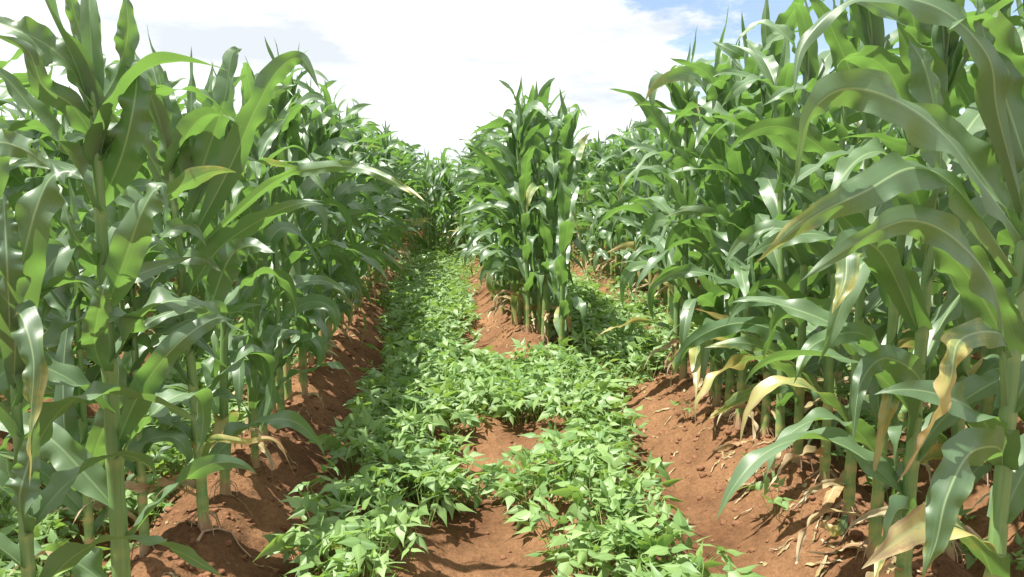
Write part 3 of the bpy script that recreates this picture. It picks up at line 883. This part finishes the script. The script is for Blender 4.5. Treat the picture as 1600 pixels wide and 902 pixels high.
# ------------------------------------------------------------------ clods and litter
def clods():
    bm = bmesh.new(); bmesh.ops.create_cube(bm, size=1.0)
    bmesh.ops.subdivide_edges(bm, edges=bm.edges, cuts=2, use_grid_fill=True)
    V = np.array([v.co[:] for v in bm.verts]); Q = np.array([[v.index for v in f.verts] for f in bm.faces]); bm.free()
    V = norm(V)
    S = Soup(); rr = np.random.RandomState(9)
    T = []
    for k in range(8):
        v = V * (1 + 0.16 * rr.randn(len(V), 1)) * np.array([1, 0.8 + 0.3 * rr.rand(), 0.65])
        T.append(v)
    for i in range(8000):
        y = 1.7 + 9 * rr.rand() ** 1.5
        if rr.rand() < 0.75:
            c = [-0.98, -0.98, 1.62, 1.62, 0.7][rr.randint(5)]
            if c == 0.7 and y < 6: c = 1.5
            x = c + 0.22 * rr.randn()
        else: x = rr.uniform(-1.5, 2.4)
        s = 0.003 + 0.020 * rr.rand() ** 6
        a = rr.rand() * 6.28
        Rm = np.array([[math.cos(a), -math.sin(a), 0], [math.sin(a), math.cos(a), 0], [0, 0, 1]])
        v = (T[rr.randint(8)] * s) @ Rm.T + np.array([x, y, hz(x, y) + s * 0.05])
        S.raw(v, Q, np.zeros_like(v), np.zeros(len(v)), np.zeros(len(Q), int))
    link('soil_clods', mesh_from('soil_clods', S.arrays(), [M_CLOD]), None, kind='stuff',
         label='crumbs of red soil scattered over the ridges', category='soil clods')
    S = Soup()
    for i in range(330):
        y = 1.9 + 9 * rr.rand() ** 1.4
        c = [-0.95, 1.6, 1.4, 0.66][rr.randint(4)]
        if c == 0.66 and y < 6: c = 1.3
        x = c + 0.2 * rr.randn()
        a = rr.rand() * 6.28; L = 0.04 + 0.12 * rr.rand()
        P, luv, age = make_leaf(rr, np.array([0., 0., 0.]), a, L, 0.003 + 0.008 * rr.rand(), R(20), R(40), 0, 0.5, 1, twist=rr.randn() * 2, ruf=0.003, fold1=.6, age=1.0)
        P[..., 2] = P[..., 2] * 0.5
        hh = height(P[..., 0] + x, P[..., 1] + y)
        P = P + np.array([x, y, 0]); P[..., 2] += hh + 0.003
        S.add(P, luv, age)
    link('dry_litter', mesh_from('dry_litter', S.arrays(), [M_DRY]), None, kind='stuff',
         label='scraps of dry corn leaf littering the red soil', category='leaf litter')
clods()

def fallen(pts, wpx, lab, age, mat=None, lift=0.012):
    r = np.random.RandomState(int(pts[0][0]))
    W3 = []
    for k, (px, py) in enumerate(pts):
        p = ground_pt(px, py, -0.1)
        for _ in range(5): p = ground_pt(px, py, hz(p[0], p[1]))
        W3.append(np.array([p[0], p[1], hz(p[0], p[1]) + lift + 0.02 * (k % 2)]))
    d = W3[0][1]
    s = Soup(); s.add(*path_leaf(r, W3, wpx * 0.5 * d / F_PX, roll=(0.3, 1.2), age=age, ruf=0.006, toward=np.array([0, -0.4, 1.0]), fold=0.5))
    v, q, a, g, m = s.arrays(); c = v.mean(0); v = v - c
    o = link('fallen_corn_leaf', mesh_from('fallen_leaf', (v, q, a, g, m), [mat or M_DRY]), None, label=lab, category='fallen leaf')
    o.location = c
fallen([(1375, 858), (1330, 858), (1300, 868), (1255, 885)], 22, 'pale papery corn leaf lying flat on the soil at the lower right', 1.0)
fallen([(1330, 735), (1305, 770), (1290, 800), (1280, 812)], 20, 'yellow curled leaf lying between two stalk feet of the right row', 0.62)
fallen([(1175, 690), (1140, 700), (1110, 706)], 16, 'pinkish dry scrap of leaf below the right row stalks', 0.98)
fallen([(915, 545), (912, 520), (895, 500)], 14, 'tan withered leaf right of the middle row front stalk', 1.0, lift=0.05)

def root_thing():
    W3 = []
    for k, (px, py) in enumerate([(308, 850), (318, 838), (340, 833), (362, 845), (375, 862), (392, 872)]):
        p = ground_pt(px, py, 0)
        for _ in range(5): p = ground_pt(px, py, hz(p[0], p[1]))
        W3.append(np.array([p[0], p[1], hz(p[0], p[1]) + 0.008 + 0.01 * (k in (1, 2, 3))]))
    s = Soup(); s.add(*tube(W3, 0.006, 0.0025, 7))
    v, q, a, g, m = s.arrays(); c = v.mean(0)
    o = link('exposed_root', mesh_from('root', (v - c, q, a, g, m), [M_ROOT]), None, label='curved pale exposed root on the red soil beside the stout stalk foot', category='root')
    o.location = c
root_thing()
